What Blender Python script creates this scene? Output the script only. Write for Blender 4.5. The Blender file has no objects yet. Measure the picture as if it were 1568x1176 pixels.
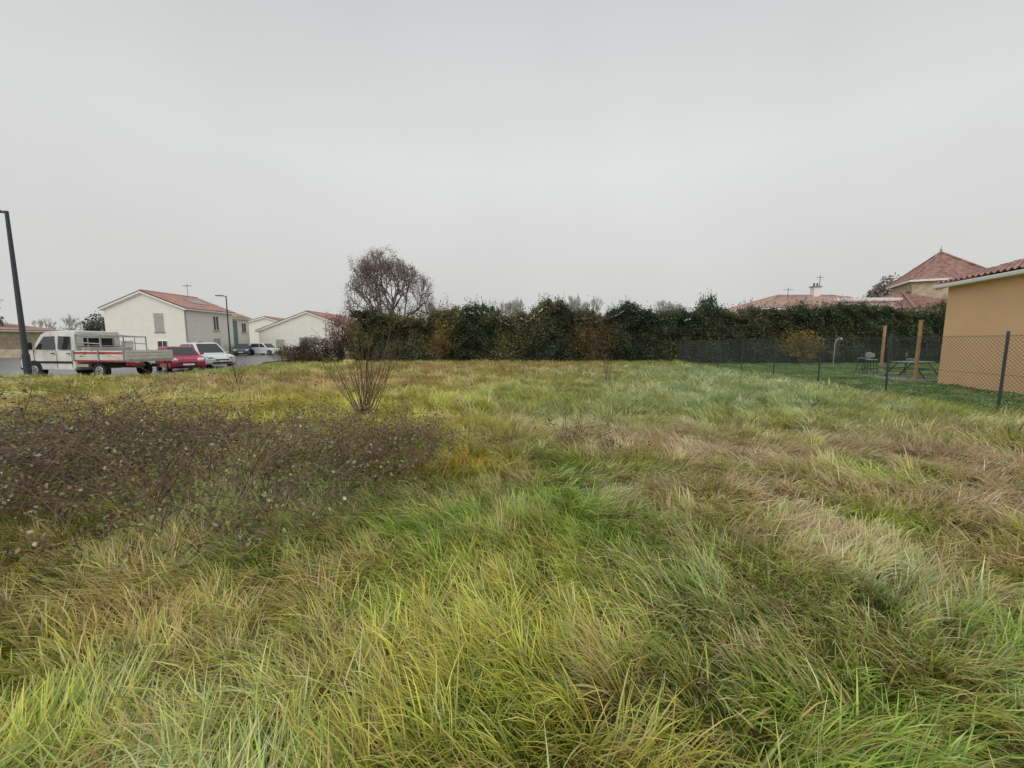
import bpy, math, random, bmesh
import numpy as np
from mathutils import Vector
random.seed(7); rng=np.random.default_rng(7)
S=bpy.context.scene
# ------------------------------------------------------------------ materials
def newmat(name):
    m=bpy.data.materials.new(name); m.use_nodes=True
    nt=m.node_tree; b=nt.nodes['Principled BSDF']; return m,nt,b
def mat(name,col,rough=.6,var=.12,scale=6,bump=0.0,bscale=40,metal=0,spec=.4,col2=None,detail=6):
    m,nt,b=newmat(name); N=nt.nodes; Lk=nt.links
    tc=N.new('ShaderNodeTexCoord'); no=N.new('ShaderNodeTexNoise')
    no.inputs['Scale'].default_value=scale; no.inputs['Detail'].default_value=detail
    Lk.new(tc.outputs['Object'],no.inputs['Vector'])
    cr=N.new('ShaderNodeValToRGB'); cr.color_ramp.elements[0].position=.3; cr.color_ramp.elements[1].position=.7
    c2=col2 or tuple(min(1,c*(1+var)) for c in col); c1=col if col2 else tuple(c*(1-var) for c in col)
    cr.color_ramp.elements[0].color=(*c1,1); cr.color_ramp.elements[1].color=(*c2,1)
    Lk.new(no.outputs[0],cr.inputs[0]); Lk.new(cr.outputs[0],b.inputs['Base Color'])
    b.inputs['Roughness'].default_value=rough; b.inputs['Metallic'].default_value=metal
    b.inputs['Specular IOR Level'].default_value=spec
    if bump:
        n2=N.new('ShaderNodeTexNoise'); n2.inputs['Scale'].default_value=bscale; n2.inputs['Detail'].default_value=4
        Lk.new(tc.outputs['Object'],n2.inputs['Vector'])
        bp=N.new('ShaderNodeBump'); bp.inputs['Strength'].default_value=bump; bp.inputs['Distance'].default_value=.02
        Lk.new(n2.outputs[0],bp.inputs['Height']); Lk.new(bp.outputs[0],b.inputs['Normal'])
    return m
def attrmat(name,trans=.3,rough=.55,spec=.25):
    m,nt,b=newmat(name); N=nt.nodes; L=nt.links
    a=N.new('ShaderNodeAttribute'); a.attribute_name='Col'
    L.new(a.outputs['Color'],b.inputs['Base Color']); b.inputs['Roughness'].default_value=rough
    b.inputs['Specular IOR Level'].default_value=spec
    t=N.new('ShaderNodeBsdfTranslucent'); L.new(a.outputs['Color'],t.inputs['Color'])
    mx=N.new('ShaderNodeMixShader'); mx.inputs[0].default_value=trans
    L.new(b.outputs[0],mx.inputs[1]); L.new(t.outputs[0],mx.inputs[2]); L.new(mx.outputs[0],N['Material Output'].inputs[0])
    return m
M_leaf=attrmat('foliage'); M_grass=attrmat('grass_blades',.33,.36,.6)
M_bark=mat('bark',(.10,.075,.06),.9,.3,8,.4,60)
M_haze=mat('hazed_bark',(.38,.37,.35),.95,.12)  # bark paled to grey: distance haze put into the base colour
M_plaster=mat('cream_plaster',(.84,.81,.73),.9,.04,1.5,.2,80)
M_plaster2=mat('white_plaster',(.80,.78,.73),.9,.04,1.5,.2,80)
M_green=mat('green_render',(.18,.27,.25),.9,.05,2)
M_orange=mat('orange_plaster',(.90,.58,.34),.92,.04,1.2,.45,70)
M_tile=mat('clay_tile',(.36,.20,.165),.85,.3,1.6,.3,30,col2=(.47,.29,.24),detail=12)
M_tile_d=mat('clay_tile_weathered',(.20,.11,.10),.85,.3,2.6,.3,30,col2=(.44,.26,.22),detail=14)
M_tile_p=mat('clay_tile_faded',(.36,.26,.23),.85,.3,1.3,.3,30,col2=(.50,.33,.28),detail=12)
M_white=mat('white_paint',(.74,.74,.72),.5,.04,3)
M_pvc=mat('white_pvc',(.80,.80,.78),.4,.03,3)
M_glass=mat('window_glass',(.03,.035,.04),.08,.2,2,spec=.8)
M_black=mat('black_rubber',(.025,.025,.027),.8,.2,9)
M_dark=mat('dark_grey_metal',(.05,.06,.075),.45,.1,5,metal=.1)
M_wire=mat('fence_wire',(.085,.10,.095),.5,.1,5,metal=.2)
M_steel=mat('galvanised_steel',(.42,.43,.43),.45,.15,6,metal=.7)
M_asph=mat('wet_asphalt',(.10,.10,.105),.28,.25,.7,.4,50)
M_conc=mat('concrete_kerb',(.34,.33,.31),.9,.12,3,.3,40)
M_wood=mat('pale_wood',(.42,.27,.15),.8,.2,5,.2,40)
M_stone=mat('beige_stone',(.36,.29,.20),.95,.3,2.2,.7,12,col2=(.58,.49,.37))
M_red=mat('red_paint',(.36,.02,.06),.3,.05,2,spec=.6)
M_redstripe=mat('red_stripe',(.42,.04,.05),.5,.1,4)
M_carw=mat('white_car_paint',(.72,.74,.76),.25,.03,2,spec=.6)
M_carg=mat('dark_car_paint',(.06,.065,.075),.25,.05,2,spec=.6)
M_dirtyw=mat('dirty_white_paint',(.62,.61,.58),.5,.12,3,col2=(.78,.78,.76))
M_alu=mat('dropside_aluminium',(.48,.47,.43),.5,.15,3,metal=.2)
M_lamp=mat('clear_lamp_lens',(.6,.62,.65),.1,.05,3,spec=.8)
M_tail=mat('red_lamp_lens',(.4,.02,.02),.2,.05,3)
M_twig=mat('red_brown_twig',(.18,.115,.08),.8,.3,6)
# ------------------------------------------------------------------ helpers
def link(o,parent=None,mt=None):
    S.collection.objects.link(o)
    if parent: o.parent=parent
    if mt: o.data.materials.append(mt)
    return o
def empty(name,loc=(0,0,0),rz=0):
    o=bpy.data.objects.new(name,None); o.location=loc; o.rotation_euler=(0,0,math.radians(rz)); S.collection.objects.link(o); return o
def meshobj(name,v,f,mt=None,parent=None,smooth=False,lnk=True):
    me=bpy.data.meshes.new(name); me.from_pydata(v,[],f); me.update()
    if smooth: me.shade_smooth()
    o=bpy.data.objects.new(name,me)
    if lnk: link(o,parent,mt)
    elif mt: me.materials.append(mt)
    return o
def fastquads(name,V,Q,mt,parent=None):
    me=bpy.data.meshes.new(name); V=np.ascontiguousarray(V,np.float32); Q=np.ascontiguousarray(Q,np.int32)
    me.vertices.add(len(V)); me.vertices.foreach_set('co',V.ravel()); me.loops.add(Q.size); me.loops.foreach_set('vertex_index',Q.ravel())
    me.polygons.add(len(Q)); me.polygons.foreach_set('loop_start',np.arange(0,Q.size,4,dtype=np.int32)); me.update(calc_edges=True)
    o=bpy.data.objects.new(name,me); link(o,parent,mt); return o
def box(name,c,s,mt,parent=None,bev=0,rz=0,rx=0,ry=0):
    x,y,z=s[0]/2,s[1]/2,s[2]/2
    v=[(a*x,b*y,d*z) for a in(-1,1) for b in(-1,1) for d in(-1,1)]
    f=[(0,1,3,2),(4,6,7,5),(0,4,5,1),(2,3,7,6),(0,2,6,4),(1,5,7,3)]
    o=meshobj(name,v,f,mt,parent); o.location=c; o.rotation_euler=(math.radians(rx),math.radians(ry),math.radians(rz))
    if bev:
        m=o.modifiers.new('b','BEVEL'); m.width=bev; m.segments=2
    return o
def tubes(name,segs,mt,parent=None,n=5,lnk=True):
    A=np.array([s[0] for s in segs],float);B=np.array([s[1] for s in segs],float)
    r0=np.array([s[2] for s in segs]);r1=np.array([s[3] for s in segs])
    d=B-A; d/=np.linalg.norm(d,axis=1)[:,None]+1e-9
    h=np.where(np.abs(d[:,2:3])>.9,np.array([[1.,0,0]]),np.array([[0,0,1.]]))
    u=np.cross(d,h);u/=np.linalg.norm(u,axis=1)[:,None]; w=np.cross(d,u)
    V=[]
    for k in range(n):
        a=2*math.pi*k/n; o=math.cos(a)*u+math.sin(a)*w
        V.append(A+o*r0[:,None]); V.append(B+o*r1[:,None])
    V=np.stack(V,1).reshape(-1,3); f=[]
    for i in range(len(segs)):
        b=i*2*n
        for k in range(n):
            k2=(k+1)%n; f.append((b+2*k,b+2*k2,b+2*k2+1,b+2*k+1))
        if n>3: f.append(tuple(b+2*k+1 for k in range(n))); f.append(tuple(b+2*k for k in range(n-1,-1,-1)))
    return meshobj(name,V.tolist(),f,mt,parent,lnk=lnk)
def setcol(me,cols,name='Col'):
    a=me.attributes.new(name,'FLOAT_COLOR','POINT')
    c=np.ones((len(me.vertices),4),np.float32); c[:,:3]=cols; a.data.foreach_set('color',c.ravel())
def leaf_cloud(name,P,size,cols,parent=None,mt=None,flat=0.0,asp=.27):
    P=np.asarray(P,float); n=len(P); size=np.broadcast_to(size,(n,))
    d=rng.normal(size=(n,3)); d/=np.linalg.norm(d,axis=1)[:,None]
    e=rng.normal(size=(n,3)); e[:,2]*=(1-flat); e-=d*(e*d).sum(1)[:,None]; e/=np.linalg.norm(e,axis=1)[:,None]
    L=size[:,None]; V=np.stack([P-d*L*.5,P+e*L*asp,P+d*L*.5,P-e*L*asp],1).reshape(-1,3)
    o=fastquads(name,V,np.arange(4*n).reshape(-1,4),mt or M_leaf,parent)
    setcol(o.data,np.repeat(cols,4,0)); return o
def vn(x,y,s=0):
    x=np.asarray(x,float);y=np.asarray(y,float)
    xi=np.floor(x).astype(np.int64);yi=np.floor(y).astype(np.int64);fx=x-xi;fy=y-yi
    fx=fx*fx*(3-2*fx);fy=fy*fy*(3-2*fy)
    def h(a,b):
        n=(a*374761393+b*668265263+s*1442695041)&0xffffffff
        n=((n^(n>>13))*1274126177)&0xffffffff
        return ((n^(n>>16))&0xffff)/65535.
    return (h(xi,yi)*(1-fx)+h(xi+1,yi)*fx)*(1-fy)+(h(xi,yi+1)*(1-fx)+h(xi+1,yi+1)*fx)*fy
def fb(x,y,s=0):
    x=np.asarray(x,float);y=np.asarray(y,float)
    a,b=.8*x-.6*y,.6*x+.8*y
    return (vn(x,y,s)+.5*vn(2*a,2*b,s+1)+.25*vn(4*x+7,4*y,s+2))/1.75
# ------------------------------------------------------------------ world, sun, camera
w=bpy.data.worlds.new('World'); S.world=w; w.use_nodes=True; nt=w.node_tree; N=nt.nodes; L=nt.links
bg=N['Background']; bg.inputs[1].default_value=.1
sky=N.new('ShaderNodeTexSky'); sky.sky_type='NISHITA'; sky.sun_disc=False
sky.sun_elevation=math.radians(45); sky.sun_rotation=math.radians(195); sky.air_density=1.0; sky.dust_density=6
tc=N.new('ShaderNodeTexCoord'); sep=N.new('ShaderNodeSeparateXYZ'); L.new(tc.outputs['Generated'],sep.inputs[0])
cr=N.new('ShaderNodeValToRGB'); els=cr.color_ramp.elements
els[0].position=0; els[0].color=(6.2,6.3,6.1,1); els[1].position=1; els[1].color=(6.4,6.55,6.65,1)
e=els.new(.12); e.color=(6.6,6.65,6.45,1); e=els.new(.38); e.color=(7.5,7.55,7.5,1); e=els.new(.65); e.color=(6.2,6.35,6.4,1)
L.new(sep.outputs[2],cr.inputs[0])
no=N.new('ShaderNodeTexNoise'); no.inputs['Scale'].default_value=1.3; no.inputs['Detail'].default_value=5; L.new(tc.outputs['Generated'],no.inputs['Vector'])
mr=N.new('ShaderNodeMapRange'); mr.inputs[1].default_value=.3; mr.inputs[2].default_value=.7; mr.inputs[3].default_value=.93; mr.inputs[4].default_value=1.05
L.new(no.outputs[0],mr.inputs[0])
vm=N.new('ShaderNodeVectorMath'); vm.operation='SCALE'; L.new(cr.outputs[0],vm.inputs[0]); L.new(mr.outputs[0],vm.inputs['Scale'])
mx=N.new('ShaderNodeMix'); mx.data_type='RGBA'; mx.inputs[0].default_value=.95
L.new(sky.outputs[0],mx.inputs[6]); L.new(vm.outputs[0],mx.inputs[7]); L.new(mx.outputs[2],bg.inputs[0])
sl=bpy.data.lights.new('sun','SUN'); sl.energy=1.4; sl.angle=math.radians(50); sl.color=(1,.97,.92)
so=bpy.data.objects.new('sun',sl); S.collection.objects.link(so); so.rotation_euler=(math.radians(45),0,math.radians(-15))
cd=bpy.data.cameras.new('camera'); cam=bpy.data.objects.new('camera',cd); S.collection.objects.link(cam); S.camera=cam
cd.sensor_width=36; cd.lens=13.55; cd.clip_start=.05; cd.clip_end=4000
cam.location=(0,0,1.6); cam.rotation_euler=(math.radians(90-6.1),0,0)
S.view_settings.view_transform='Standard'; S.view_settings.look='None'; S.view_settings.exposure=0
# ------------------------------------------------------------------ ground + road
m,nt,b=newmat('field_soil'); N=nt.nodes; L=nt.links
tc=N.new('ShaderNodeTexCoord'); n1=N.new('ShaderNodeTexNoise'); n1.inputs['Scale'].default_value=.35; n1.inputs['Detail'].default_value=12; n1.inputs['Roughness'].default_value=.7
L.new(tc.outputs['Object'],n1.inputs['Vector']); cr=N.new('ShaderNodeValToRGB')
cr.color_ramp.elements[0].position=.35; cr.color_ramp.elements[0].color=(.09,.13,.03,1); cr.color_ramp.elements[1].position=.68; cr.color_ramp.elements[1].color=(.22,.21,.08,1)
L.new(n1.outputs[0],cr.inputs[0]); L.new(cr.outputs[0],b.inputs['Base Color']); b.inputs['Roughness'].default_value=.95
meshobj('ground',[(-1500,-300,0),(1500,-300,0),(1500,2500,0),(-1500,2500,0)],[(0,1,2,3)],m)
edge=[(-90,16.6),(-16.2,16.9),(-15.9,23.5),(-19.5,30),(-20.5,38),(-20.5,52),(-33,56.5),(-48,42),(-90,40)]
meshobj('road',[(x,y,.004) for x,y in edge],[tuple(range(len(edge)))],M_asph)
kv=[];kf=[]
for i in range(5):
    a=Vector(edge[i]);c=Vector(edge[i+1]);d=(c-a).normalized();nrm=Vector((d.y,-d.x))
    q=[a,c,c+nrm*.15,a+nrm*.15]; bi=len(kv)
    kv+=[(p.x,p.y,0.0) for p in q]+[(p.x,p.y,.12) for p in q]
    kf+=[(bi+4,bi+5,bi+6,bi+7),(bi,bi+1,bi+5,bi+4),(bi+2,bi+3,bi+7,bi+6),(bi+1,bi+2,bi+6,bi+5),(bi+3,bi,bi+4,bi+7)]
meshobj('kerb',kv,kf,M_conc)
meshobj('road_marking',[(-40,20.9,.008),(-25.5,20.9,.008),(-25.5,21.02,.008),(-40,21.02,.008)],[(0,1,2,3)],M_white)
def on_road(x,y):
    ins=np.zeros(x.shape,bool); n=len(edge)
    for i in range(n):
        x1,y1=edge[i];x2,y2=edge[(i+1)%n]
        c=((y1>y)!=(y2>y))&(x<(x2-x1)*(y-y1)/(y2-y1+1e-9)+x1); ins^=c
    return ins
# ------------------------------------------------------------------ grass (one mesh of individual blades)
def G(x,y,cx,cy,rx,ry): return np.exp(-(((x-cx)/rx)**2+((y-cy)/ry)**2))
def bramble_mask(x,y):
    m=1.1*G(x,y,-4.0,3.9,2.5,1.35)+.9*G(x,y,-2.2,3.3,1.0,.6)+.8*G(x,y,-1.3,4.5,.8,.5)+1.0*G(x,y,-7.0,4.9,3.2,1.7)+.6*G(x,y,-2.8,5.8,2.6,.6)
    return m*(.15+1.5*fb(x*1.7,y*1.7,31))
def fence_x(y): return 10.76+.10*(y-8.7)
def grass_color(x,y):
    n=len(x); n1=fb(x*.55,y*.55,3); n2=fb(x*1.6,y*1.6,9)
    green=np.array([.29,.47,.055]); yg=np.array([.60,.61,.10]); straw=np.array([.80,.59,.36]); yel=np.array([.80,.66,.08]); brn=np.array([.62,.44,.19]); pale=np.array([.56,.67,.36])
    def mixc(c,t,k):
        k=np.clip(k,0,1); m_=.35*k+.65*(rng.uniform(size=n)<k); return c*(1-m_[:,None])+t*m_[:,None]
    c=np.tile(green,(n,1)).astype(float)
    c=mixc(c,yg,.14+(n1-.38)*2.2)
    c=mixc(c,pale,.08+(fb(x*.8,y*.8,51)-.5)*2.0)
    c=mixc(c,yg,.70*G(x,y,0,11,30,5))
    c=mixc(c,brn,.13+.35*(fb(x*1.9,y*1.9,43)-.45)*3)
    st=G(x,y,4.2,4.7,3.9,1.6)+G(x,y,1.8,6.6,2.0,1.2)+.9*G(x,y,8,6,3.4,1.6)+.6*G(x,y,3,3,2.0,.7)+.5*G(x,y,-.2,7.8,1.4,.9)+.5*G(x,y,1.2,1.9,.5,.4)
    c=mixc(c,straw,.95*st*(n2*2.6-.5))
    c=mixc(c,pale,1.0*G(x,y,6,11,5,3.4)*(n2*1.6)); c=mixc(c,pale,.85*G(x,y,9,19,7,8)); c=mixc(c,pale,.5*G(x,y,1,8.5,2,1.2))
    c=mixc(c,yel,1.0*G(x,y,-6.5,8.8,5,2.2)*(n2*1.8-.1)); c=mixc(c,yel,.7*G(x,y,-2,6.8,1.5,1))
    c=mixc(c,brn,1.2*G(x,y,-8,15,9,3.5)*(n1*1.6)); c=mixc(c,brn,1.0*G(x,y,-4,24,9,7)*(n1*1.8)); c=mixc(c,brn,.9*G(x,y,-13,9,5,1.6)*(n2*2)); c=mixc(c,brn,.4*G(x,y,6,26,8,4)*(n1*1.8))
    c=mixc(c,brn,.8*G(x,y,-1.9,2.3,1.0,.5)*(n2*1.8-.2)); c=mixc(c,brn,.5*G(x,y,-3,2,1.2,.5))
    c=mixc(c,np.array([.88,.64,.08]),1.9*G(x,y,-.75,4.7,.5,.35))
    c=mixc(c,np.array([.30,.25,.11]),.4*np.clip(bramble_mask(x,y)*1.3,0,1))
    lawn=x>fence_x(y); c[lawn]=np.array([.30,.44,.17])*(.75+.6*n2[lawn])[:,None]
    return c
BV=[];BQ=[];BC=[];off=0
def blades(r0,r1,dens,nb,rad,wid,lmin,lmax,segs,sc,ymax=30.3):
    global off
    xm=48 if r1>20 else r1; n=int(2*xm*(min(r1,ymax)+.5)*dens)
    x=rng.uniform(-xm,xm,n); y=rng.uniform(-.5,min(r1,ymax),n); r=np.hypot(x,y)
    k=(r>=r0)&(r<r1)&(np.abs(x)<1.6*y+1.6)&(~on_road(x,y))
    k&=~((x>15.8+.3*(y-12))&(y<15.4))
    if r1>20: k&=~((x<-16)&(y>17))
    x=x[k];y=y[k];T=len(x)
    lean=math.radians(215)+3.4*(fb(x*1.15,y*1.15,21)-.5)*2+(x>0)*.5+rng.normal(0,.75,T)
    h=sc*(.6+.7*fb(x*2.0,y*2.0,5))*rng.uniform(.55,1.35,T); lawn=x>fence_x(y); h[lawn]*=.3
    fl=np.clip((fb(x*1.4,y*1.4,66)-.3)*2.2,0,1)
    tb=rng.uniform(.65,1.32,T)*(.78+.44*fb(x*2.6,y*2.6,77))
    R=lambda a: np.repeat(a,nb)
    M=T*nb; a=rng.uniform(0,6.283,M); q=rad*np.sqrt(rng.uniform(size=M)); px=R(x)+q*np.cos(a); py=R(y)+q*np.sin(a)
    az=R(lean)+rng.normal(0,.5,M); Ln=R(h)*rng.uniform(lmin,lmax,M)
    t0=np.radians(rng.uniform(2,34,M)+27*R(fl)); t1=np.radians(rng.uniform(40,118,M)+15*R(fl)); ww=wid*rng.uniform(.55,1.35,M); tw=rng.normal(0,.6,M)
    ct=grass_color(x,y); mk=(rng.uniform(size=M)<.5)[:,None]
    col=np.where(mk,np.repeat(ct,nb,0),grass_color(px,py))*(R(tb)*rng.uniform(.7,1.35,M))[:,None]
    u=rng.uniform(size=M); lw=~(R(lawn))
    col[(u<.07)&lw]*=np.array([1.6,1.2,1.4]); col[(u>.07)&(u<.12)&lw]=col[(u>.07)&(u<.12)&lw]*.6+np.array([.33,.34,.25]); col[(u>.12)&(u<.27)]*=np.array([.62,.76,.72])
    p=np.stack([px,py,np.zeros(M)],1); V=np.zeros((M,segs+1,2,3),np.float32); C=np.zeros((M,segs+1,2,3),np.float32)
    for s in range(segs+1):
        f=s/segs; th=t0+(t1-t0)*f; hw=ww*(1-f**1.8)*.5+.0003
        sd=np.stack([-np.sin(az)*np.cos(tw*f),np.cos(az)*np.cos(tw*f),np.sin(tw*f)],1)*hw[:,None]
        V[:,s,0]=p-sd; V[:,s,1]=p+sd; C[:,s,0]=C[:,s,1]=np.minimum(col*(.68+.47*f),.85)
        p=p+np.stack([np.sin(th)*np.cos(az),np.sin(th)*np.sin(az),np.cos(th)],1)*(Ln/segs)[:,None]
        p[:,2]=np.maximum(p[:,2],.012)
    b=(np.arange(M)*(segs+1)*2)[:,None]+np.arange(segs)[None,:]*2
    Q=np.stack([b,b+1,b+3,b+2],2).reshape(-1,4)+off
    BV.append(V.reshape(-1,3)); BQ.append(Q); BC.append(C.reshape(-1,3)); off+=M*(segs+1)*2
blades(.3,4.0,230,30,.075,.0078,.13,.30,4,1.0)
blades(4.0,8.0,125,24,.09,.0105,.14,.33,3,1.0)
blades(8.0,16,52,20,.14,.018,.16,.38,2,1.0)
blades(16,70,16,20,.26,.034,.2,.42,2,1.0)
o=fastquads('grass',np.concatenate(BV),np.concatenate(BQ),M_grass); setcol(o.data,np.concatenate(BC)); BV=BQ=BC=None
# ------------------------------------------------------------------ brambles
br=empty('bramble_thicket')
n=8500; x=rng.uniform(-13,0,n); y=rng.uniform(1.6,8,n); mk=bramble_mask(x,y); k=(mk>.42)&(rng.uniform(size=n)<.26*np.clip(mk*1.2-.2,.15,1))
xx=np.concatenate([x[k],rng.normal(1.1,.35,10)]); yy=np.concatenate([y[k],rng.normal(5.6,.3,10)]); sg=[];LP=[];LC=[];LS=[]
for bx,by in zip(xx,yy):
    mkv=min(1.2,float(bramble_mask(bx,by)))
    Hs=random.uniform(.6,1.35)*(.5+.8*float(vn(bx*1.4,by*1.4,41)))*(.6+.7*mkv)
    if random.random()<.09: Hs*=1.6
    cb=.55+1.2*float(vn(bx*2.4,by*2.4,57)); gr=float(vn(bx*1.3+4,by*1.3,58))
    for s in range(3):
        az=random.uniform(0,6.28); p=np.array([bx,by,0.]); th=random.uniform(.05,.5); st=random.uniform(.085,.12)*Hs
        for kk in range(9):
            q=p+st*np.array([math.sin(th)*math.cos(az),math.sin(th)*math.sin(az),math.cos(th)]); sg.append((p,q,.0045-.0003*kk,.0042-.0003*kk)); p=q; th+=random.uniform(.08,.32); az+=random.gauss(0,.25)
            if kk>1:
                for j in range(random.randint(1,4)):
                    LP.append(p+rng.normal(0,.045,3)); u=random.random()
                    c=np.array([.125,.105,.08]) if u<.40 else (np.array([.18,.11,.085]) if u<.54 else (np.array([.18,.24,.07]) if u<.64+.28*gr else np.array([.36,.31,.24])*.9))
                    LC.append(c*random.uniform(.5,1.5)*cb); LS.append(random.uniform(.018,.05))
tubes('bramble_stems',sg,M_twig,br,n=3); leaf_cloud('bramble_leaves',np.array(LP),np.array(LS),np.array(LC),br,asp=.28)
def sapling(name,x,y,h,spread,ns,rad=.008,col=None):
    segs=[];
    for s in range(ns):
        az=random.uniform(0,6.28); tl=random.uniform(0,spread); p=Vector((random.gauss(0,.05),random.gauss(0,.05),0)); H=h*random.uniform(.6,1.05); k=6; r=rad*random.uniform(.6,1)
        d=Vector((math.cos(az)*math.sin(tl),math.sin(az)*math.sin(tl),math.cos(tl)))
        for i in range(k):
            d=(d+Vector((random.gauss(0,.05),random.gauss(0,.05),.03))).normalized(); q=p+d*H/k
            segs.append((tuple(p),tuple(q),r*(1-i/k*.7),r*(1-(i+1)/k*.7))); 
            if i>1 and random.random()<.8:
                e=(d+Vector((random.gauss(0,.4),random.gauss(0,.4),.1))).normalized(); segs.append((tuple(q),tuple(q+e*H*.2),r*.45,r*.25))
            p=q
    o=tubes(name,segs,col or M_twig,n=4); o.location=(x,y,0)
sapling('bare_sapling',-3.0,7.7,1.85,.66,40,.0105,mat('dark_twig',(.12,.075,.055),.8,.3,6))
sapling('bare_sapling',-9.6,13.4,1.15,.4,12,.013)
sapling('bare_sapling',3.5,14.2,1.05,.4,12,.013)
sapling('dry_weed',.9,5.9,.85,.6,12,.0055)
sapling('dry_weed',-2.6,4.3,1.0,.4,7,.0055)
sapling('dry_weed',-3.6,4.8,.95,.4,6,.0055)
sapling('dry_weed',-5.4,4.6,.95,.5,6,.0055)
sapling('dry_weed',-1.5,4.9,.95,.4,6,.0055)
sapling('dry_weed',-1.9,6.4,1.05,.4,6,.006)
# ------------------------------------------------------------------ hedge
def htop(x):
    x=np.asarray(x,float)
    h=3.95+1.0*(fb(x*.42,0*x,61)-.45)+.7*(vn(x*1.5,0*x,63)-.5)+.45*(vn(x*4,0*x,64)-.5)
    for cx,a,wd in((-3.2,.6,.8),(3.0,1.1,.9),(9.3,1.2,.8),(15.5,.9,.7),(-9.5,-.5,2.2),(6.3,-.3,.9),(0,-.25,1),(12.5,-.25,1)): h=h+a*np.exp(-((x-cx)/wd)**2)
    return h+.35*np.clip((x-17)/10,0,1)
def hfront(x,z): return 30.0+1.2*(vn(x*.62,z*.5,71)-.5)+.7*(vn(x*1.9,z*1.6,72)-.5)+.3*(z/4)
hd=empty('laurel_hedge')
xs=np.linspace(-12.2,37,200); zs=np.linspace(0,1,14); V=[];F=[]
for i,xv in enumerate(xs):
    ht=float(htop(xv))-.6
    for zf in zs: V.append((xv,float(hfront(xv,zf*ht))+.45,zf*ht))
    V.append((xv,32.3,ht-.1)); V.append((xv,32.5,0))
m_=len(zs)+2
for i in range(len(xs)-1):
    for j in range(m_-1): a=i*m_+j; F.append((a,a+m_,a+m_+1,a+1))
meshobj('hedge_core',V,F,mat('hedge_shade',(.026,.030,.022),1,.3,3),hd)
n=130000; x=rng.uniform(-12.6,37.2,n); ht=htop(x); zf=rng.uniform(0,1,n)**.85
z=zf*ht*1.0; y=hfront(x,z)+rng.exponential(.18,n)-.14
top=rng.uniform(size=n)<.27; z[top]=ht[top]-.38+rng.exponential(.16,top.sum()); y[top]=rng.uniform(30,32.4,top.sum())
c=np.tile(np.array([.062,.085,.050]),(n,1)); cl=fb(x*.9,z*.9,91); cl2=fb(x*.35,z*.5,95)
def blend(c,t,k): k=np.clip(k,0,1)[:,None]; return c*(1-k)+np.array(t)*k
c=blend(c,[.15,.155,.075],(cl2-.43)*3.2)
for cx,cz,rx,rz,a,tc_ in((-5.5,1.9,.9,1.4,.9,(.30,.20,.05)),(6.2,1.8,1.5,1.7,.95,(.24,.15,.06)),(21.8,1.8,1.3,.8,.8,(.32,.24,.06)),(-12,2,1.3,1.5,.6,(.16,.15,.06)),(2.0,2.6,1.6,1,.5,(.18,.16,.06)),(-1,1,2,1,.5,(.16,.13,.05)),(14,1.6,4,1,.5,(.16,.13,.06)),(19,3.4,3,.8,.5,(.18,.15,.07)),(-8.5,3,1,1,.5,(.18,.12,.05)),(28,2.6,4,1,.4,(.14,.14,.06))):
    c=blend(c,tc_,a*G(x,z,cx,cz,rx,rz)*(rng.uniform(size=n)<.75)*1.2)
c*=(.4+1.2*cl)[:,None]*rng.uniform(.55,1.6,n)[:,None]; sh=rng.uniform(size=n)<.08; c[sh]*=1.9
leaf_cloud('hedge_leaves',np.stack([x,y,z],1),rng.uniform(.09,.19,n),c,hd)
sg=[];LP=[]
for i in range(1300):
    xv=random.uniform(-12,37); yv=random.uniform(30.2,32); zt=float(htop(xv))-.3; hh=min(.9,random.expovariate(1/.26))
    q=(xv+random.gauss(0,.18)*hh,yv,zt+hh+.1); sg.append(((xv,yv,zt-.3),q,.008,.004))
    for t in np.arange(.2,1.05,.06/(hh+.3)): LP.append([xv+(q[0]-xv)*t+random.gauss(0,.06),yv+random.gauss(0,.05),zt-.3+(q[2]-zt+.3)*t])
tubes('hedge_shoots',sg,M_bark,hd,n=3)
LP=np.array(LP); leaf_cloud('shoot_leaves',LP,rng.uniform(.07,.14,len(LP)),np.tile([.075,.08,.05],(len(LP),1))*rng.uniform(.5,1.8,len(LP))[:,None],hd)
def shrub(name,cx,cy,rx,ry,h,nl,col,col2,size=.13,z0=.0):
    e=empty(name,(cx,cy,0)); P=[];n=int(nl)
    d=rng.normal(size=(n,3)); d/=np.linalg.norm(d,axis=1)[:,None]; rr=rng.uniform(.35,1.08,n)**.7
    nz=.55+.85*vn(d[:,0]*2.6+5,d[:,2]*2.6+cx,17)
    P=d*rr[:,None]*nz[:,None]*np.array([rx,ry,h*.5]); P[:,2]+=h*.5; P=P[P[:,2]>z0]
    k=rng.uniform(size=len(P))[:,None]; c=(np.array(col)*k+np.array(col2)*(1-k))*(.4+1.3*vn(P[:,0]*2+9,P[:,2]*2,23))[:,None]
    leaf_cloud(name+'_leaves',P,rng.uniform(.6,1.3,len(P))*size,c,e)
    sg=[]
    for i in range(60):
        az=random.uniform(0,6.28);q=random.uniform(.3,.9);zt=random.uniform(.4,1.02)*h
        a=(random.gauss(0,.15),random.gauss(0,.15),0); mdl=(math.cos(az)*rx*q*.4,math.sin(az)*ry*q*.4,zt*.55); bq=(math.cos(az)*rx*q,math.sin(az)*ry*q,zt)
        sg+= [(a,mdl,.02,.013),(mdl,bq,.013,.004)]
    tubes(name+'_stems',sg,M_bark,e,n=4)
shrub('bramble_bush',-14.6,28.6,2.2,1.2,2.0,6500,(.09,.065,.05),(.15,.10,.07),.11)
shrub('bramble_bush',-16.5,29.6,1.6,1.0,1.4,3500,(.09,.08,.05),(.15,.11,.07),.11)
shrub('red_leaved_shrub',-13.2,29.8,1.35,.9,4.4,4600,(.27,.11,.10),(.17,.10,.08),.10,.5)
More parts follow.
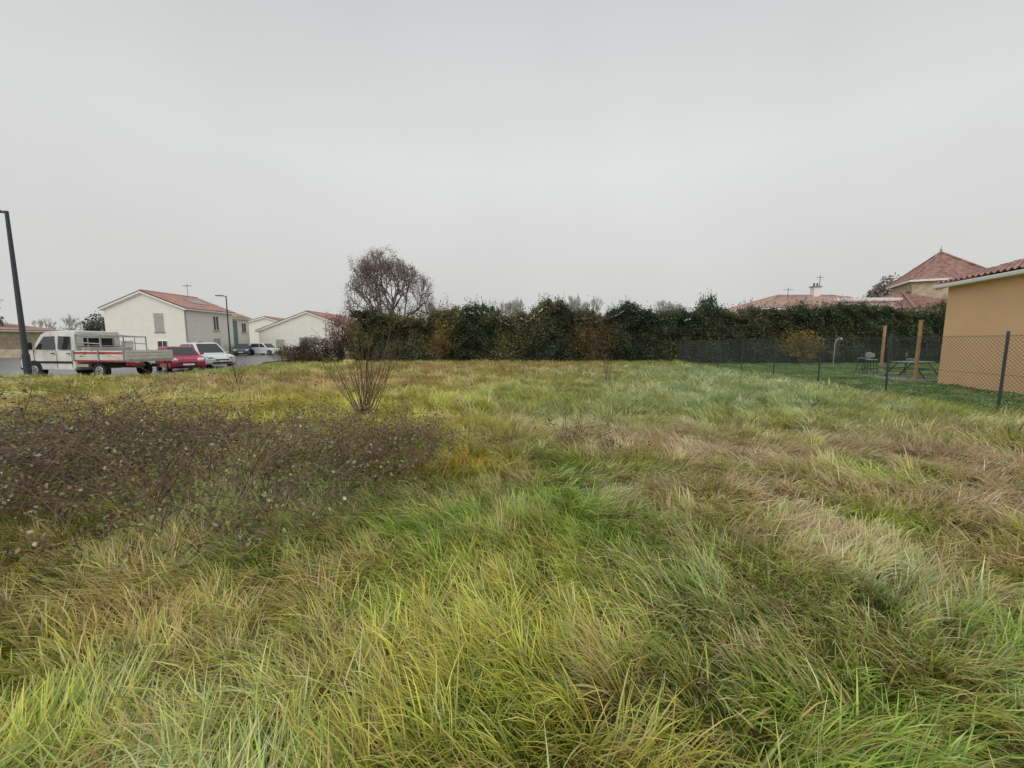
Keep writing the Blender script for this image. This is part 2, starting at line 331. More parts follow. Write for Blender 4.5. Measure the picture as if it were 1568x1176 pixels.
shrub('olive_shrub',-11.9,29.5,1.2,.8,3.0,5200,(.21,.18,.06),(.10,.11,.045),.12)
shrub('golden_shrub',21.9,29.0,1.3,.7,2.4,2200,(.42,.31,.08),(.22,.20,.07),.10)
shrub('golden_shrub',-5.6,29.5,.9,.5,3.0,1300,(.34,.23,.06),(.18,.14,.05),.10)
shrub('russet_shrub',6.2,29.5,1.4,.5,3.0,1500,(.26,.17,.06),(.14,.11,.05),.10)
# ------------------------------------------------------------------ trees
def grow(segs,tips,p,d,Ln,r,depth,nch,up=.05,spread=.6,shr=.76):
    k=3; q=p
    for i in range(k):
        d=(d+Vector((random.gauss(0,.09),random.gauss(0,.09),random.gauss(up*.5,.05)))).normalized()
        e=q+d*Ln/k; segs.append((tuple(q),tuple(e),r*(1-i*.12),r*(1-(i+1)*.12))); q=e
        if depth<=4 and i<2:
            s=(d+Vector((random.gauss(0,.6),random.gauss(0,.6),random.gauss(.1,.4)))).normalized(); e2=q+s*Ln*.55; segs.append((tuple(q),tuple(e2),r*.35,r*.15)); tips.append(tuple(e2))
    tips.append(tuple(q))
    if depth==0: return
    a0=random.uniform(0,6.28)
    perp=d.orthogonal().normalized(); other=d.cross(perp)
    for c in range(nch):
        a=a0+6.28*c/nch+random.gauss(0,.3); sp=random.uniform(.5,1.15)*spread
        nd=(d*math.cos(sp)+(perp*math.cos(a)+other*math.sin(a))*math.sin(sp)+Vector((0,0,up))).normalized()
        grow(segs,tips,q,nd,Ln*shr*random.uniform(.8,1.12),r*.62,depth-1,nch,up,spread,shr)
t=empty('autumn_tree',(-9.95,33,0)); sg=[];tips=[]
for b0 in range(6):
    a=b0*1.256+random.gauss(0,.2); tl=(.6+.25*(b0%2)) if b0 else .1
    grow(sg,tips,Vector((0,0,2.3)),Vector((math.cos(a)*math.sin(tl),math.sin(a)*math.sin(tl),math.cos(tl))),1.9,.15,5,3,.03,.75,.75)
A=np.array(tips); c0=np.array([0,0,5.95]); ext=np.array([3.9,3.9,3.4])
lo,hi=np.percentile(A,2,axis=0),np.percentile(A,98,axis=0)
def warp(P):
    P=np.array(P,float); k=np.clip((P[:,2]-2.3)/1.2,0,1)[:,None]
    Q=(P-(lo+hi)/2)/((hi-lo)/2); r=np.linalg.norm(Q,axis=1)[:,None]+1e-6; D=Q/r
    Q=D*np.tanh(r*.85)/np.tanh(1.05)*(.90+.17*vn(D[:,0]*3+5,D[:,2]*3+D[:,1]*1.5,33))[:,None]
    Q=Q*ext+c0; return P*(1-k)+Q*k
P0=warp([s[0] for s in sg]); P1=warp([s[1] for s in sg])
sg2=[(P0[i],P1[i],max(sg[i][2],.012),max(sg[i][3],.009)) for i in range(len(sg))]+[((0,0,0),(.03,0,1.2),.27,.21),((.03,0,1.2),(0,0,2.35),.21,.17)]
tubes('trunk_and_branches',sg2,mat('tree_twigs',(.19,.16,.15),.9,.2,5),t,n=3)
A=warp(A); A=A[A[:,2]>2.6]; nl=26000; idx=rng.integers(0,len(A),nl); P=A[idx]+rng.normal(0,.2,(nl,3))
P=P[fb(P[:,0]*1.3+3,P[:,2]*1.3+P[:,1]*.6,12)>.42]
c=np.tile([.24,.17,.15],(len(P),1))*rng.uniform(.5,1.5,len(P))[:,None]
leaf_cloud('remaining_leaves',P,rng.uniform(.05,.10,len(P)),c,t)
shrub('evergreen_shrub',-6.6,34.5,1.9,1.4,5.5,4500,(.11,.11,.09),(.16,.14,.12),.14,2)
shrub('evergreen_shrub',-11.4,34,1.8,1.2,4.9,3500,(.15,.10,.08),(.17,.13,.10),.13,2)
def bare_group(name,items,mt,depth=4):
    sg=[]
    for (x,y,h,wd) in items:
        s=[];tp=[]; grow(s,tp,Vector((0,0,0)),Vector((0,0,1)),h*.28,h*.018,depth,3,.12,.5,.78)
        A=np.array(tp); a=h/A[:,2].max(); bx=wd/np.abs(A[:,:2]).max()
        sg+=[((x+p[0]*bx,y+p[1]*bx,p[2]*a),(x+q[0]*bx,y+q[1]*bx,q[2]*a),max(r0*a,.03),max(r1*a,.022)) for p,q,r0,r1 in s]
    return tubes(name,sg,mt,n=3)
its=[(-.3+random.uniform(-1.5,1.5),70+random.uniform(0,6),9.6+random.uniform(-.8,.6),1.8) for _ in range(5)]
its+=[(13.5+random.uniform(-5,5),80,11.2+random.uniform(-1.5,.6),2.6) for _ in range(9)]
its+=[(35+random.uniform(-5,4),85,10.6+random.uniform(-1.5,.6),2.4) for _ in range(6)]
its+=[(-108+i*2.6+random.uniform(-1,1),88+random.uniform(0,8),7.6+random.uniform(-1.5,1.5),3) for i in range(15)]
its+=[(-20+i*5,110,10.5+random.uniform(-1,1),4) for i in range(10)]
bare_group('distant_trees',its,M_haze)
def leafmass(name,items,col):
    P=[]
    for (x,y,z,rx,rz,n) in items:
        d=rng.normal(size=(n,3)); d/=np.linalg.norm(d,axis=1)[:,None]; q=d*(rng.uniform(.3,1,n)**.5)[:,None]*np.array([rx,rx,rz])*(.7+.5*vn(d[:,0]*2+x,d[:,2]*2,5))[:,None]+np.array([x,y,z]); P.append(q)
    P=np.concatenate(P); c=np.tile(col,(len(P),1))*rng.uniform(.6,1.4,len(P))[:,None]
    return leaf_cloud(name,P,rng.uniform(.2,.4,len(P)),c)
leafmass('distant_thicket',[(-115+i*4,96,2.6,3,3.4,600) for i in range(22)]+[(-30+i*5,120,2,4,3.2,300) for i in range(36)],[.31,.305,.27])  # pale grey leaf colour carries painted haze; there is no fog volume
leafmass('cypress_tree',[(-58.5,55,2.6,1.6,3.2,1600),(-59.6,56,2.0,1.6,2.6,1200)],[.085,.10,.085])
leafmass('conifer_tree',[(-62,45,5.3,2.2,2.4,1500),(-63,46,3,2,3,1500)],[.10,.10,.09])
leafmass('russet_tree',[(46.2,48,7.6,1.7,2.1,1500),(44.7,48,6.9,1.2,1.6,800)],[.26,.21,.19])
# ------------------------------------------------------------------ buildings
def tileroof(name,x0,z0,x1,z1,ya,yb,mt,parent,pitch=.24,amp=.045,courses=None):
    ny=int(abs(yb-ya)/pitch)*6; Ls=math.hypot(x1-x0,z1-z0); nc=courses or max(2,int(Ls/.38)); V=[];F=[]
    ys=np.linspace(ya,yb,ny+1); rows=[]
    for c in range(nc):
        for t,dz in((c/nc,.03),((c+1)/nc,0.0)): rows.append((x0+(x1-x0)*t,z0+(z1-z0)*t+dz))
    for (xx,zz) in rows:
        for yy in ys: V.append((xx,float(yy),zz+amp*math.cos(2*math.pi*(yy-ya)/pitch)))
    n=ny+1
    for r in range(len(rows)-1):
        for i in range(ny): a=r*n+i; F.append((a,a+1,a+n+1,a+n))
    return meshobj(name,V,F,mt,parent)
def window(parent,x,y,z,wd,ht,axis,sgn,shut=False,mt=None):
    def B(n,off,s,dz,mm,du=0):
        if axis=='y': box(n,(x+du,y+sgn*off,z+dz),(s[0],s[2],s[1]),mm,parent)
        else: box(n,(x+sgn*off,y+du,z+dz),(s[2],s[0],s[1]),mm,parent)
    if shut: 
        B('shutter',.02,(wd,ht,.05),0,M_alu)
        for i in range(int(ht/.12)): B('shutter_slat',.05,(wd-.08,.015,.012),-ht/2+.06+i*.12,M_conc)
    else:
        B('glass',.005,(wd-.1,ht-.1,.03),0,mt or M_glass); B('mullion',.028,(.06,ht-.1,.03),0,M_pvc)
        for s in(-1,1): B('frame_side',.03,(.06,ht,.06),0,M_pvc,s*(wd/2-.03)); B('frame_rail',.031,(wd-.121,.06,.058),s*(ht/2-.03),M_pvc)
    B('sill',.06,(wd+.2,.06,.16),-ht/2-.04,M_conc)
def gable_house(name,loc,rz,W,D,eave,ridge,wall,roof,ov=.4,rx_=None):
    e=empty(name,loc,rz); xr=W/2 if rx_ is None else rx_
    V=[(0,0,-.1),(W,0,-.1),(W,0,eave),(xr,0,ridge),(0,0,eave),(0,D,-.1),(W,D,-.1),(W,D,eave),(xr,D,ridge),(0,D,eave)]
    F=[(0,1,2,3,4),(6,5,9,8,7),(1,6,7,2),(5,0,4,9),(4,3,8,9),(3,2,7,8)]
    meshobj('walls',V,F,wall,e)
    s1=(ridge-eave)/xr; s2=(ridge-eave)/(W-xr)
    tileroof('roof_left',-ov,eave-s1*ov+.14,xr,ridge+.14,-ov*.6,D+ov*.6,roof,e)
    tileroof('roof_right',W+ov,eave-s2*ov+.14,xr,ridge+.14,-ov*.6,D+ov*.6,roof,e)
    sg=[((xr,-ov*.6+i*.4,ridge+.13),(xr,-ov*.6+i*.4+.42,ridge+.15),.12,.14) for i in range(int((D+ov*1.2)/.4))]
    tubes('ridge_tiles',sg,roof,e,n=8)
    for yy in(-ov*.6,D+ov*.6):
        for (xa,za,xb,zb) in((-ov,eave-s1*ov,xr,ridge),(W+ov,eave-s2*ov,xr,ridge)):
            meshobj('barge_board',[(xa,yy-.02,za-.12),(xb,yy-.02,zb-.12),(xb,yy-.02,zb+.07),(xa,yy-.02,za+.07),(xa,yy+.02,za-.12),(xb,yy+.02,zb-.12),(xb,yy+.02,zb+.07),(xa,yy+.02,za+.07)],[(0,1,2,3),(7,6,5,4),(0,4,5,1),(3,2,6,7),(0,3,7,4),(1,5,6,2)],M_pvc,e)
    for xa,s in((-ov,s1),(W+ov,s2)):
        za=eave-s*ov; box('gutter',(xa+(.05 if xa>0 else -.05),D/2,za+.0),(.12,D+ov*1.2-.05,.14),M_pvc,e,bev=.03)
        xi=0 if xa<0 else W; meshobj('soffit',[(xa,-ov*.55,za-.02),(xi,-ov*.55,za-.015),(xi,D+ov*.55,za-.015),(xa,D+ov*.55,za-.02)],[(0,1,2,3)],M_pvc,e)
    return e
h=gable_house('two_storey_house',(-46.4,44.4,0),-2,9.4,7.2,5.5,7.3,M_plaster,M_tile)
window(h,6.4,0,3.9,1.1,2.1,'y',-1,True); window(h,6.6,0,1.3,1.2,1.1,'y',-1); window(h,2.4,0,1.3,1.4,1.1,'y',-1,True)
window(h,9.4,4.4,4.0,.9,1.8,'x',1); window(h,9.4,4.4,1.1,1.0,2.1,'x',1,True); window(h,9.4,1.8,1.3,.8,1.0,'x',1)
box('solar_panel',(7.0,4.6,6.62),(1.6,2.2,.06),M_glass,h,ry=21)
tubes('tv_antenna',[((4.9,5.8,7.2),(4.9,5.8,9.0),.03,.03),((4.3,5.8,8.8),(5.5,5.8,8.8),.02,.02)]+[((4.4+i*.2,5.5,8.8),(4.4+i*.2,6.1,8.8),.012,.012) for i in range(6)],M_dark,h,n=4)
tubes('downpipe',[((9.46,.1,0),(9.46,.1,5.3),.05,.05)],M_conc,h,n=8)
h=gable_house('two_storey_house',(-49.5,53.2,0),-2,9.8,5.6,5.2,6.9,M_plaster,M_tile)
box('green_wall_panel',(9.83,1.9,2.4),(.05,2.6,4.7),M_green,h); window(h,9.8,4.5,3.8,.9,1.4,'x',1); box('garage_door',(9.84,4.5,1.1),(.06,1.6,2.2),M_pvc,h)
h=gable_house('gabled_bungalow',(-37.8,58,0),-2,15.0,11,3.4,6.1,M_plaster2,M_tile)
box('garage_door',(7.4,-.03,1.25),(2.6,.06,2.3),M_conc,h)
for i in range(4): box('door_groove',(7.4,-.065,.5+i*.5),(2.5,.012,.02),M_dark,h)
window(h,3.2,0,1.5,1.3,1.2,'y',-1,True); window(h,11.8,0,1.4,1.3,1.2,'y',-1)
h=gable_house('tile_roofed_house',(-52,72,0),6,12,9,4.6,6.3,M_plaster,M_tile); window(h,8,0,2.6,1.2,1.3,'y',-1)
h=gable_house('tile_roofed_house',(-30,80,0),-20,14,9,4.4,6.6,M_plaster2,M_tile)
box('garden_wall',(-41,60.5,.7),(5,.2,1.4),M_plaster,None)
h=gable_house('stone_outbuilding',(-71,42.5,0),3,13.2,7,3.0,3.9,M_stone,M_tile_p)
box('boundary_wall',(-52,41.5,.45),(9,.25,.9),M_stone,None)
h=gable_house('orange_rendered_house',(17-2.87*.95*1.05,15.2-9.1,0),-16.7,9.0,9.5,3.85,5.25,M_orange,M_tile_d,ov=.3)
def hip_house(name,loc,rz,W,D,eave,ridge,wall,roof,ov=.5,inset=None):
    e=empty(name,loc,rz); ins=D/2 if inset is None else inset
    V=[(0,0,-.1),(W,0,-.1),(W,D,-.1),(0,D,-.1),(0,0,eave),(W,0,eave),(W,D,eave),(0,D,eave)]
    meshobj('walls',V,[(0,1,5,4),(1,2,6,5),(2,3,7,6),(3,0,4,7),(4,5,6,7)],wall,e)
    a=[(-ov,-ov),(W+ov,-ov),(W+ov,D+ov),(-ov,D+ov)]; r=[(min(ins,W/2-.01),D/2),(max(W-ins,W/2+.01),D/2)]
    def slope(p,q,rp,rq,nm):
        L_=math.dist(p,q); n=int(L_/.24)*4; V=[];F=[];rows=10
        for j in range(rows+1):
            t=j/rows
            for k_ in(0,1):
                A_=Vector((p[0]+(rp[0]-p[0])*t,p[1]+(rp[1]-p[1])*t)); B_=Vector((q[0]+(rq[0]-q[0])*t,q[1]+(rq[1]-q[1])*t)); z=eave+.05+(ridge-eave)*t-(.03 if k_==0 else 0)
                for i in range(n+1):
                    d=(Vector(q)-Vector(p))/L_; s0=(A_-Vector(p)).dot(d); s1=(B_-Vector(p)).dot(d); s=s0+(s1-s0)*i/n; base=A_+(B_-A_)*(i/n)
                    V.append((base.x,base.y,z+.04*math.cos(2*math.pi*s/.24)))
        m_=n+1
        for j in range(2*rows+1):
            for i in range(n): a_=j*m_+i; F.append((a_,a_+1,a_+m_+1,a_+m_))
        meshobj(nm,V,F,roof,e)
    slope(a[0],a[1],r[0],r[1],'roof_front'); slope(a[2],a[3],r[1],r[0],'roof_back'); slope(a[1],a[2],r[1],r[1],'roof_end'); slope(a[3],a[0],r[0],r[0],'roof_end')
    zz=eave; hips=[(a[0],r[0]),(a[3],r[0]),(a[1],r[1]),(a[2],r[1])]
    tubes('hip_tiles',[((p[0],p[1],zz+.06),(q[0],q[1],ridge+.08),.1,.1) for p,q in hips]+[((r[0][0],r[0][1],ridge+.08),(r[1][0]+.01,r[1][1],ridge+.08),.11,.11)],roof,e,n=8)
    box('fascia',(W/2,-ov+.02,eave-.08),(W+2*ov,.06,.2),M_pvc,e); box('fascia_end',(-ov+.02,D/2,eave-.08),(.058,D+2*ov-.08,.2),M_pvc,e); box('soffit',(W/2,D/2,eave-.02),(W+2*ov-.1,D+2*ov-.1,.03),M_pvc,e)
    return e
h=hip_house('hipped_roof_house',(24.2,38,0),0,15,9,4.9,6.6,M_plaster,M_tile_p)
box('chimney',(8.6,4.5,6.9),(.7,.6,1.3),M_plaster2,h); box('chimney_cap',(8.6,4.5,7.62),(.9,.8,.1),M_conc,h)
tubes('chimney_pots',[((8.4+i*.35,4.5,7.67),(8.4+i*.35,4.5,8.0),.09,.07) for i in range(2)]+[((9.0,4.5,7.4),(9.0,4.5,8.8),.03,.03),((8.6,4.5,8.6),(9.4,4.5,8.6),.02,.02)],M_dark,h,n=6)
box('white_parapet',(11.6,1.3,5.95),(6.5,.2,.3),M_white,h)
tubes('tv_antenna',[((4.6,3,6.1),(4.6,3,7.3),.03,.03),((4.1,3,7.1),(5.1,3,7.1),.02,.02)],M_dark,h,n=4)
h=hip_house('weathered_roof_house',(37,36,0),8,13,9,4.6,6.8,M_plaster,M_tile_d)
h=hip_house('dovecote_tower',(41.3,40.6,0),-28,5.6,5.6,8.0,11.0,M_stone,M_tile_d,ov=.35)
tubes('finial',[((2.8,2.8,10.9),(2.8,2.8,11.4),.12,.09),((2.8,2.8,11.4),(2.8,2.8,11.75),.03,.02)],M_conc,h,n=8)
# ------------------------------------------------------------------ street lamps
def street_lamp(x,y,h,rz,r=.09):
    e=empty('street_lamp',(x,y,0),rz)
    tubes('pole',[((0,0,0),(0,0,1.1),r*1.25,r*1.25),((0,0,1.1),(0,0,h),r,r*.62)],M_dark,e,n=12)
    tubes('arm',[((0,0,h-.08),(.35,0,h-.02),.04,.04)],M_dark,e,n=8)
    box('lantern',(.62,0,h),(.75,.30,.09),M_dark,e,bev=.03); box('lens',(.66,0,h-.05),(.5,.22,.02),M_lamp,e)
    box('base_plate',(0,0,.02),(.4,.4,.04),M_dark,e)
street_lamp(-21.4,17.0,7.15,180,.10); street_lamp(-30.6,42,6.6,190,.08)
# ------------------------------------------------------------------ vehicles
def loft(name,prof,W,mt,parent,wf,inset=.05):
    cx=sum(p[0] for p in prof)/len(prof); cz=sum(p[1] for p in prof)/len(prof); n=len(prof)
    st=[(-1,inset),(-.955,inset*.3),(-.86,0),(.86,0),(.955,inset*.3),(1,inset)]
    V=[];F=[]
    for t,ins in st:
        for (x,z) in prof:
            dx,dz=cx-x,cz-z; l=math.hypot(dx,dz); V.append((x+dx/l*ins,t*wf(x,z),z+dz/l*ins))
    for s in range(len(st)-1):
        for i in range(n): j=(i+1)%n; F.append((s*n+i,s*n+j,(s+1)*n+j,(s+1)*n+i))
    F.append(tuple(range(n-1,-1,-1))); F.append(tuple((len(st)-1)*n+i for i in range(n)))
    o=meshobj(name,V,F,mt,parent)
    bm=bmesh.new(); bm.from_mesh(o.data); bmesh.ops.recalc_face_normals(bm,faces=bm.faces); bm.to_mesh(o.data); bm.free()
    return o
def wheel(parent,x,y,r,s,wd=.2):
    tubes('tyre',[((x,y-wd/2,r),(x,y+wd/2,r),r,r)],M_black,parent,n=24)
    yo=y+s*(wd/2+.006); tubes('rim',[((x,yo-.006,r),(x,yo+.006,r),r*.62,r*.58)],M_steel,parent,n=20)
    tubes('hub',[((x,yo,r),(x,yo+s*.02,r),r*.15,r*.13)],M_dark,parent,n=10)
    for k in range(5):
        a=k*1.2566; box('rim_slot',(x+math.cos(a)*r*.38,yo+s*.008,r+math.sin(a)*r*.38),(r*.16,.006,r*.16),M_black,parent)
def car(name,loc,rz,paint,L=3.95,W=1.7,H=1.46):
    e=empty(name,loc,rz); h=L/2; zb=.92
    low=[(-h,.38),(-h+.02,.66),(-h+.08,zb-.02),(-h*.5,zb+.02),(h*.38,zb-.02),(h*.75,.82),(h*.93,.70),(h,.52),(h-.02,.30),(h-.15,.20),(-h+.12,.20)]
    loft('body',low,W,paint,e,lambda x,z:W/2*(1-.07*max(0,(abs(x)/h-.6)/.4)**2),.07)
    def gw(x,z): return W/2-.05-(z-.88)/(H-.88)*.17
    gp=[(-h+.12,.87),(-h+.34,H-.12),(-h+.55,H-.02),(-.1,H),(.18,H-.03),(h*.46,.87)]
    loft('cabin',gp,W,paint,e,gw,.02)
    for s in(-1,1):
        def sd(nm,pts):
            meshobj(nm,[(x,s*(gw(x,z)+.004),z) for x,z in pts],[tuple(range(len(pts)))],M_glass,e)
        sd('rear_window',[(-h+.42,.98),(-h+.58,H-.13),(-.32,H-.10),(-.32,.98)]); sd('front_window',[(-.25,.98),(-.25,H-.10),(.12,H-.13),(h*.36,.98)])
        for wx in(-h+.72,h-.75):
            tubes('wheel_arch',[((wx,s*(W/2-.1),.31),(wx,s*(W/2-.02),.31),.37,.37)],M_black,e,n=24); wheel(e,wx,s*(W/2-.10),.30,s)
        box('headlamp',(h-.16,s*(W/2-.24),.67),(.30,.30,.14),M_lamp,e,bev=.04,rz=s*-18,ry=18); box('tail_lamp',(-h+.09,s*(W/2-.16),.80),(.12,.16,.3),M_tail,e,bev=.02)
        box('mirror',(h*.36,s*(W/2+.07),.98),(.1,.18,.13),paint,e,bev=.03); box('door_handle',(-.35,s*(W/2-.012),.80),(.16,.03,.025),M_dark,e)
        box('door_gap',(-.28,s*(W/2-.001),.60),(.012,.01,.5),M_black,e)
    def scr(nm,a,b,off):
        (x0,z0),(x1,z1)=a,b; nx,nz=(z1-z0),-(x1-x0); l=math.hypot(nx,nz); nx,nz=nx/l*off,nz/l*off
        P=[]
        for t,sg_ in((.1,-1),(.1,1),(.92,1),(.92,-1)):
            x=x0+(x1-x0)*t;z=z0+(z1-z0)*t; P.append((x+nx,sg_*(gw(x,z)-.10),z+nz))
        meshobj(nm,P,[(0,1,2,3)],M_glass,e)
    scr('windscreen',(h*.46,.87),(.18,H-.03),.012); scr('rear_screen',(-h+.12,.87),(-h+.34,H-.12),-.012)
    box('grille',(h-.02,0,.50),(.05,.8,.10),M_black,e,bev=.02); box('air_intake',(h-.02,0,.32),(.06,1.1,.10),M_black,e,bev=.02)
    box('number_plate',(h+.012,0,.42),(.02,.5,.1),M_white,e); box('rear_plate',(-h-.01,0,.55),(.02,.5,.1),M_white,e)
    return e
car('parked_car',(-19.3,22.4,0),-38,M_red,3.8,1.65,1.4)
car('parked_car',(-20.8,26.2,0),-28,M_carw,4.3,1.78,1.62)
car('parked_car',(-33.4,52.5,0),-12,M_carw,4.2,1.78,1.6)
car('parked_car',(-35.2,50.5,0),-60,M_carg,4.1,1.75,1.5)
T=empty('flatbed_truck',(-19.9,18.45,0),172)
pf=[(-.3,.45),(-.3,2.12),(.2,2.16),(1.35,2.12),(1.62,2.0),(2.12,1.28),(2.62,1.05),(2.78,.80),(2.80,.45),(2.6,.36),(-.2,.36)]
Wt=1.95
loft('cab',pf,Wt,M_dirtyw,T,lambda x,z:Wt/2-max(0,z-1.2)*.11,.05)
def tw(z): return Wt/2-max(0,z-1.2)*.11+.005
for s in(-1,1):
    for nm,pts in(('rear_side_window',[(-.05,1.3),(-.05,1.88),(.62,1.9),(.62,1.3)]),('front_side_window',[(.80,1.3),(.80,1.9),(1.42,1.88),(1.88,1.3)])):
        meshobj(nm,[(x,s*tw(z),z) for x,z in pts],[tuple(range(4))],M_glass,T)
    for xg in(-.12,.71,1.97): box('door_gap',(xg,s*(Wt/2+.001),.86),(.015,.008,.8),M_black,T)
    box('door_handle',(.9,s*(Wt/2+.015),1.12),(.16,.03,.04),M_black,T); box('door_handle',(.05,s*(Wt/2+.015),1.12),(.16,.03,.04),M_black,T)
    box('side_trim',(1.0,s*(Wt/2+.008),.72),(2.2,.025,.09),M_black,T)
    box('mirror',(1.95,s*(Wt/2+.14),1.45),(.10,.2,.34),M_black,T,bev=.03)
    box('headlamp',(2.70,s*.70,.86),(.18,.32,.2),M_lamp,T,bev=.04); box('indicator',(2.74,s*.92,.84),(.1,.08,.16),M_tail,T)
    for wx,rr in((2.0,.34),(-1.55,.34)):
        if wx>0: tubes('wheel_arch',[((wx,s*(Wt/2-.2),.36),(wx,s*(Wt/2+.012),.36),.43,.43)],M_black,T,n=24)
        wheel(T,wx,s*(Wt/2-.09),rr,s,.22)
P=[(1.66,1.97),(2.09,1.34)]
meshobj('windscreen',[(P[0][0]+.012,-.72,P[0][1]),(P[0][0]+.012,.72,P[0][1]),(P[1][0]+.012,.82,P[1][1]),(P[1][0]+.012,-.82,P[1][1])],[(0,1,2,3)],M_glass,T)
box('rear_cab_window',(-.31,0,1.6),(.03,1.2,.45),M_glass,T)
box('front_bumper',(2.80,0,.48),(.16,1.9,.24),M_black,T,bev=.05); box('grille',(2.78,0,.80),(.05,.95,.14),M_black,T,bev=.02)
box('chassis_rail',(-1.6,.35,.55),(2.9,.08,.16),M_dark,T); box('chassis_rail',(-1.6,-.35,.55),(2.9,.08,.16),M_dark,T)
box('bed_floor',(-1.68,0,.79),(2.7,2.05,.08),M_alu,T)
for s in(-1,1):
    box('dropside',(-1.68,s*1.03,1.04),(2.68,.03,.42),M_dirtyw,T); box('dropside_stripe',(-1.68,s*1.050,1.15),(2.66,.006,.09),M_redstripe,T); box('sill_stripe',(-1.68,s*1.050,.80),(2.66,.03,.07),M_redstripe,T)
    for i in range(3): box('dropside_rib',(-1.68,s*1.053,.90+i*.1),(2.67,.012,.015),M_alu,T)
    for xx in(-.36,-1.68,-3.0): box('stake',(xx,s*1.06,1.03),(.06,.05,.48),M_steel,T)
    box('side_guard',(-.6,s*.95,.58),(.7,.03,.12),M_alu,T); box('mudguard',(-1.55,s*.9,.76),(.85,.28,.05),M_black,T)
    box('tail_light',(-3.02,s*.8,.66),(.08,.34,.12),M_tail,T); box('chevron_panel',(-3.02,s*.42,.66),(.03,.30,.12),M_redstripe,T)
box('tailgate',(-3.04,0,1.04),(.03,2.06,.42),M_dirtyw,T)
for i in range(3): box('tailgate_rib',(-3.062,0,.88+i*.14),(.012,2.0,.02),M_alu,T)
sg=[]
for s in(-.95,.95): sg+= [((-.4,s,.8),(-.4,s,1.98),.03,.03)]
for z in(1.45,1.98): sg.append(((-.4,-.95,z),(-.4,.95,z),.028,.028))
for yy in(-.5,0,.5): sg.append(((-.4,yy,1.2),(-.4,yy,1.98),.02,.02))
for s in(-.95,.95): sg+= [((-.4,s,1.62),(-1.7,s,1.55),.028,.028),((-.4,s,1.95),(-1.7,s,1.9),.028,.028),((-1.7,s,.95),(-1.7,s,1.9),.028,.028),((-1.05,s,.95),(-1.05,s,1.92),.02,.02)]
sg.append(((-1.7,-.95,1.88),(-1.7,.95,1.88),.025,.025)); sg.append(((-.4,.6,2.0),(-2.4,.6,1.92),.02,.02)); sg.append(((-.4,.4,2.0),(-2.4,.4,1.92),.02,.02))
for i in range(6): sg.append(((-.6-i*.3,.4,1.98-i*.012),(-.6-i*.3,.6,1.98-i*.012),.014,.014))
tubes('ladder_rack',sg,M_steel,T,n=6)
box('tool_box',(-.75,0,1.12),(.5,1.7,.55),M_alu,T,bev=.02); box('rubble',(-2.0,.1,1.02),(.9,.9,.3),M_stone,T,bev=.08,rz=20); box('timber_stack',(-2.1,-.4,1.20),(1.6,.5,.10),M_conc,T,rz=6,bev=.01)
box('number_plate',(2.89,0,.50),(.02,.5,.11),M_white,T)
# ------------------------------------------------------------------ chain-link fence
fe=empty('chain_link_fence'); y0,y1,H=3.2,29.6,1.75
dirv=Vector((.10,1,0)).normalized(); p0=Vector((fence_x(y0),y0,0)); Lf=(Vector((fence_x(y1),y1,0))-p0).length
def fp(s,z): q=p0+dirv*s; return (q.x,q.y,z)
sg=[];pit=.085
k=-H
while k<Lf:
    a,b_=max(k,0),min(k+H,Lf)
    if b_>a: sg.append((fp(a,.05+(a-k)*.985),fp(b_,.05+(b_-k)*.985),.0034,.0034)); sg.append((fp(a,.05+(H-(a-k))*.985),fp(b_,.05+(H-(b_-k))*.985),.0034,.0034))
    k+=pit
for z in(.1,.9,H): sg.append((fp(0,z),fp(Lf,z),.004,.004))
tubes('mesh',sg,M_wire,fe,n=3)
ps=[]; s=(8.4-y0)*1.005-2.9
while s<=Lf: 
    if s>=0: ps.append((fp(s,0),fp(s,H+.1),.026,.026))
    s+=2.9
ps.append((fp(Lf,0),fp(Lf,H+.1),.03,.03))
tubes('posts',ps,M_dark,fe,n=8)
tubes('strut',[(fp(Lf-1.2,0),fp(Lf,H-.2),.02,.02)],M_dark,fe,n=6)
f2=empty('garden_back_fence'); sg=[]; x=13.2
while x<34: sg+= [((x,29.3,.05),(x+1.4,29.3,1.45),.003,.003),((x,29.3,1.45),(x+1.4,29.3,.05),.003,.003)]; x+=.14
tubes('mesh',sg,M_wire,f2,n=3); tubes('posts',[((13.2+i*2.6,29.3,0),(13.2+i*2.6,29.3,1.55),.03,.03) for i in range(9)],M_dark,f2,n=6)
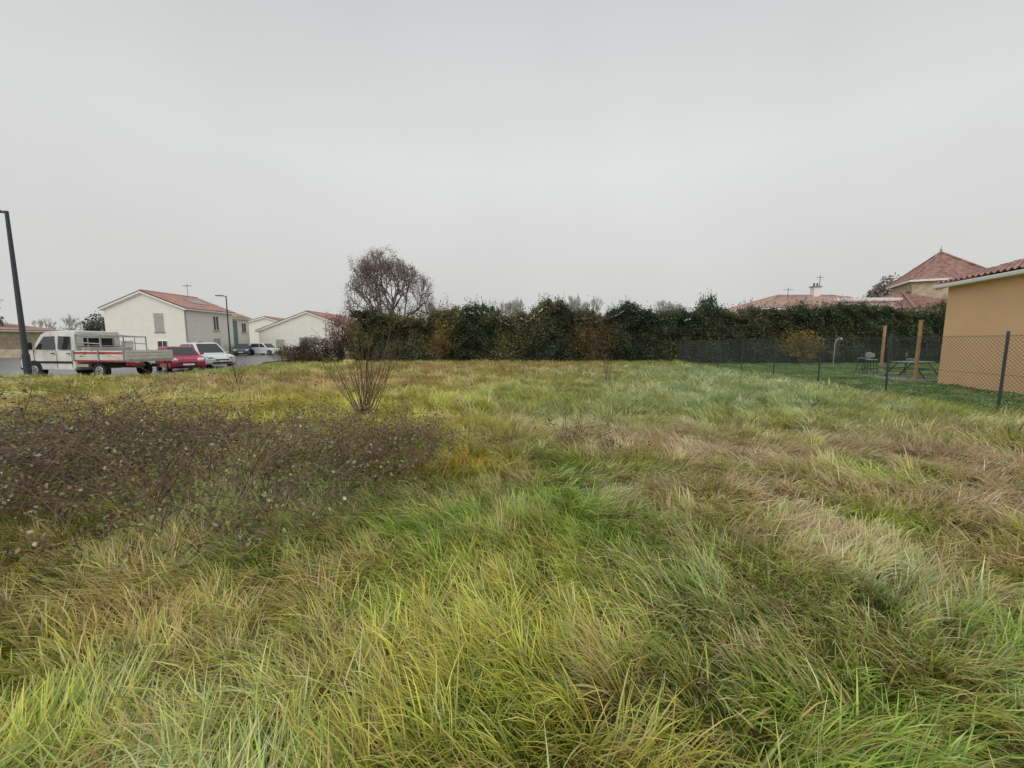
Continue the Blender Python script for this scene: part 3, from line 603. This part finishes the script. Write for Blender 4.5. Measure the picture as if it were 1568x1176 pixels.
# ------------------------------------------------------------------ garden things
def wpost(x,y,h): 
    e=empty('wooden_post',(x,y,0)); box('shaft',(0,0,h/2),(.10,.10,h),M_wood,e,bev=.012,rz=10); box('cap',(0,0,h+.02),(.12,.12,.04),M_wood,e,bev=.01,rz=10); box('footing',(0,0,.05),(.2,.2,.1),M_conc,e)
wpost(16.9,16.1,2.5); wpost(20.7,21.6,2.5)
e=empty('picnic_bench',(18.3,17.6,0),20)
for i in range(4): box('top_slat',(0,-.3+i*.2,.74),(1.7,.17,.035),M_steel,e)
for s in(-1,1):
    for i in range(2): box('seat_slat',(0,s*(.62+i*.14),.44),(1.7,.12,.03),M_dark,e)
tubes('frame',[((xx,-.25,.72),(xx,-.75,0),.025,.025) for xx in(-.6,.6)]+[((xx,.25,.72),(xx,.75,0),.025,.025) for xx in(-.6,.6)]+[((xx,-.75,.42),(xx,.75,.42),.02,.02) for xx in(-.6,.6)],M_dark,e,n=6)
for (x,y,rz) in((17.6,18.9,30),(20.2,19.5,-40),(19.0,20.8,100)):
    e=empty('garden_stool',(x,y,0),rz); box('seat',(0,0,.78),(.42,.38,.04),M_steel,e,bev=.01); box('backrest',(-.2,0,1.0),(.03,.36,.2),M_steel,e,bev=.01)
    tubes('legs',[((a*.16,b_*.14,.76),(a*.24,b_*.22,0),.018,.018) for a in(-1,1) for b_ in(-1,1)]+[((-.2,b_*.15,.76),(-.2,b_*.15,1.0),.015,.015) for b_ in(-1,1)]+[((a*.2,-.18,.35),(a*.2,.18,.35),.014,.014) for a in(-1,1)],M_dark,e,n=6)
e=empty('garden_shower_pole',(20.5,24.6,0)); pts=[(0,0,0),(0,0,1.5),(.05,0,1.75),(.2,0,1.88),(.38,0,1.9)]
tubes('pipe',[(pts[i],pts[i+1],.03,.03) for i in range(4)],M_steel,e,n=8); tubes('head',[((.38,0,1.92),(.38,0,1.82),.04,.09)],M_steel,e,n=10)
box('yellow_marker_block',(-11.3,26.8,.22),(.7,.45,.44),mat('faded_yellow',(.60,.42,.14),.7,.1),None,bev=.06)
box('terrace',(18.5,17.0,.02),(4.2,3.0,.05),M_conc,None,rz=-16)
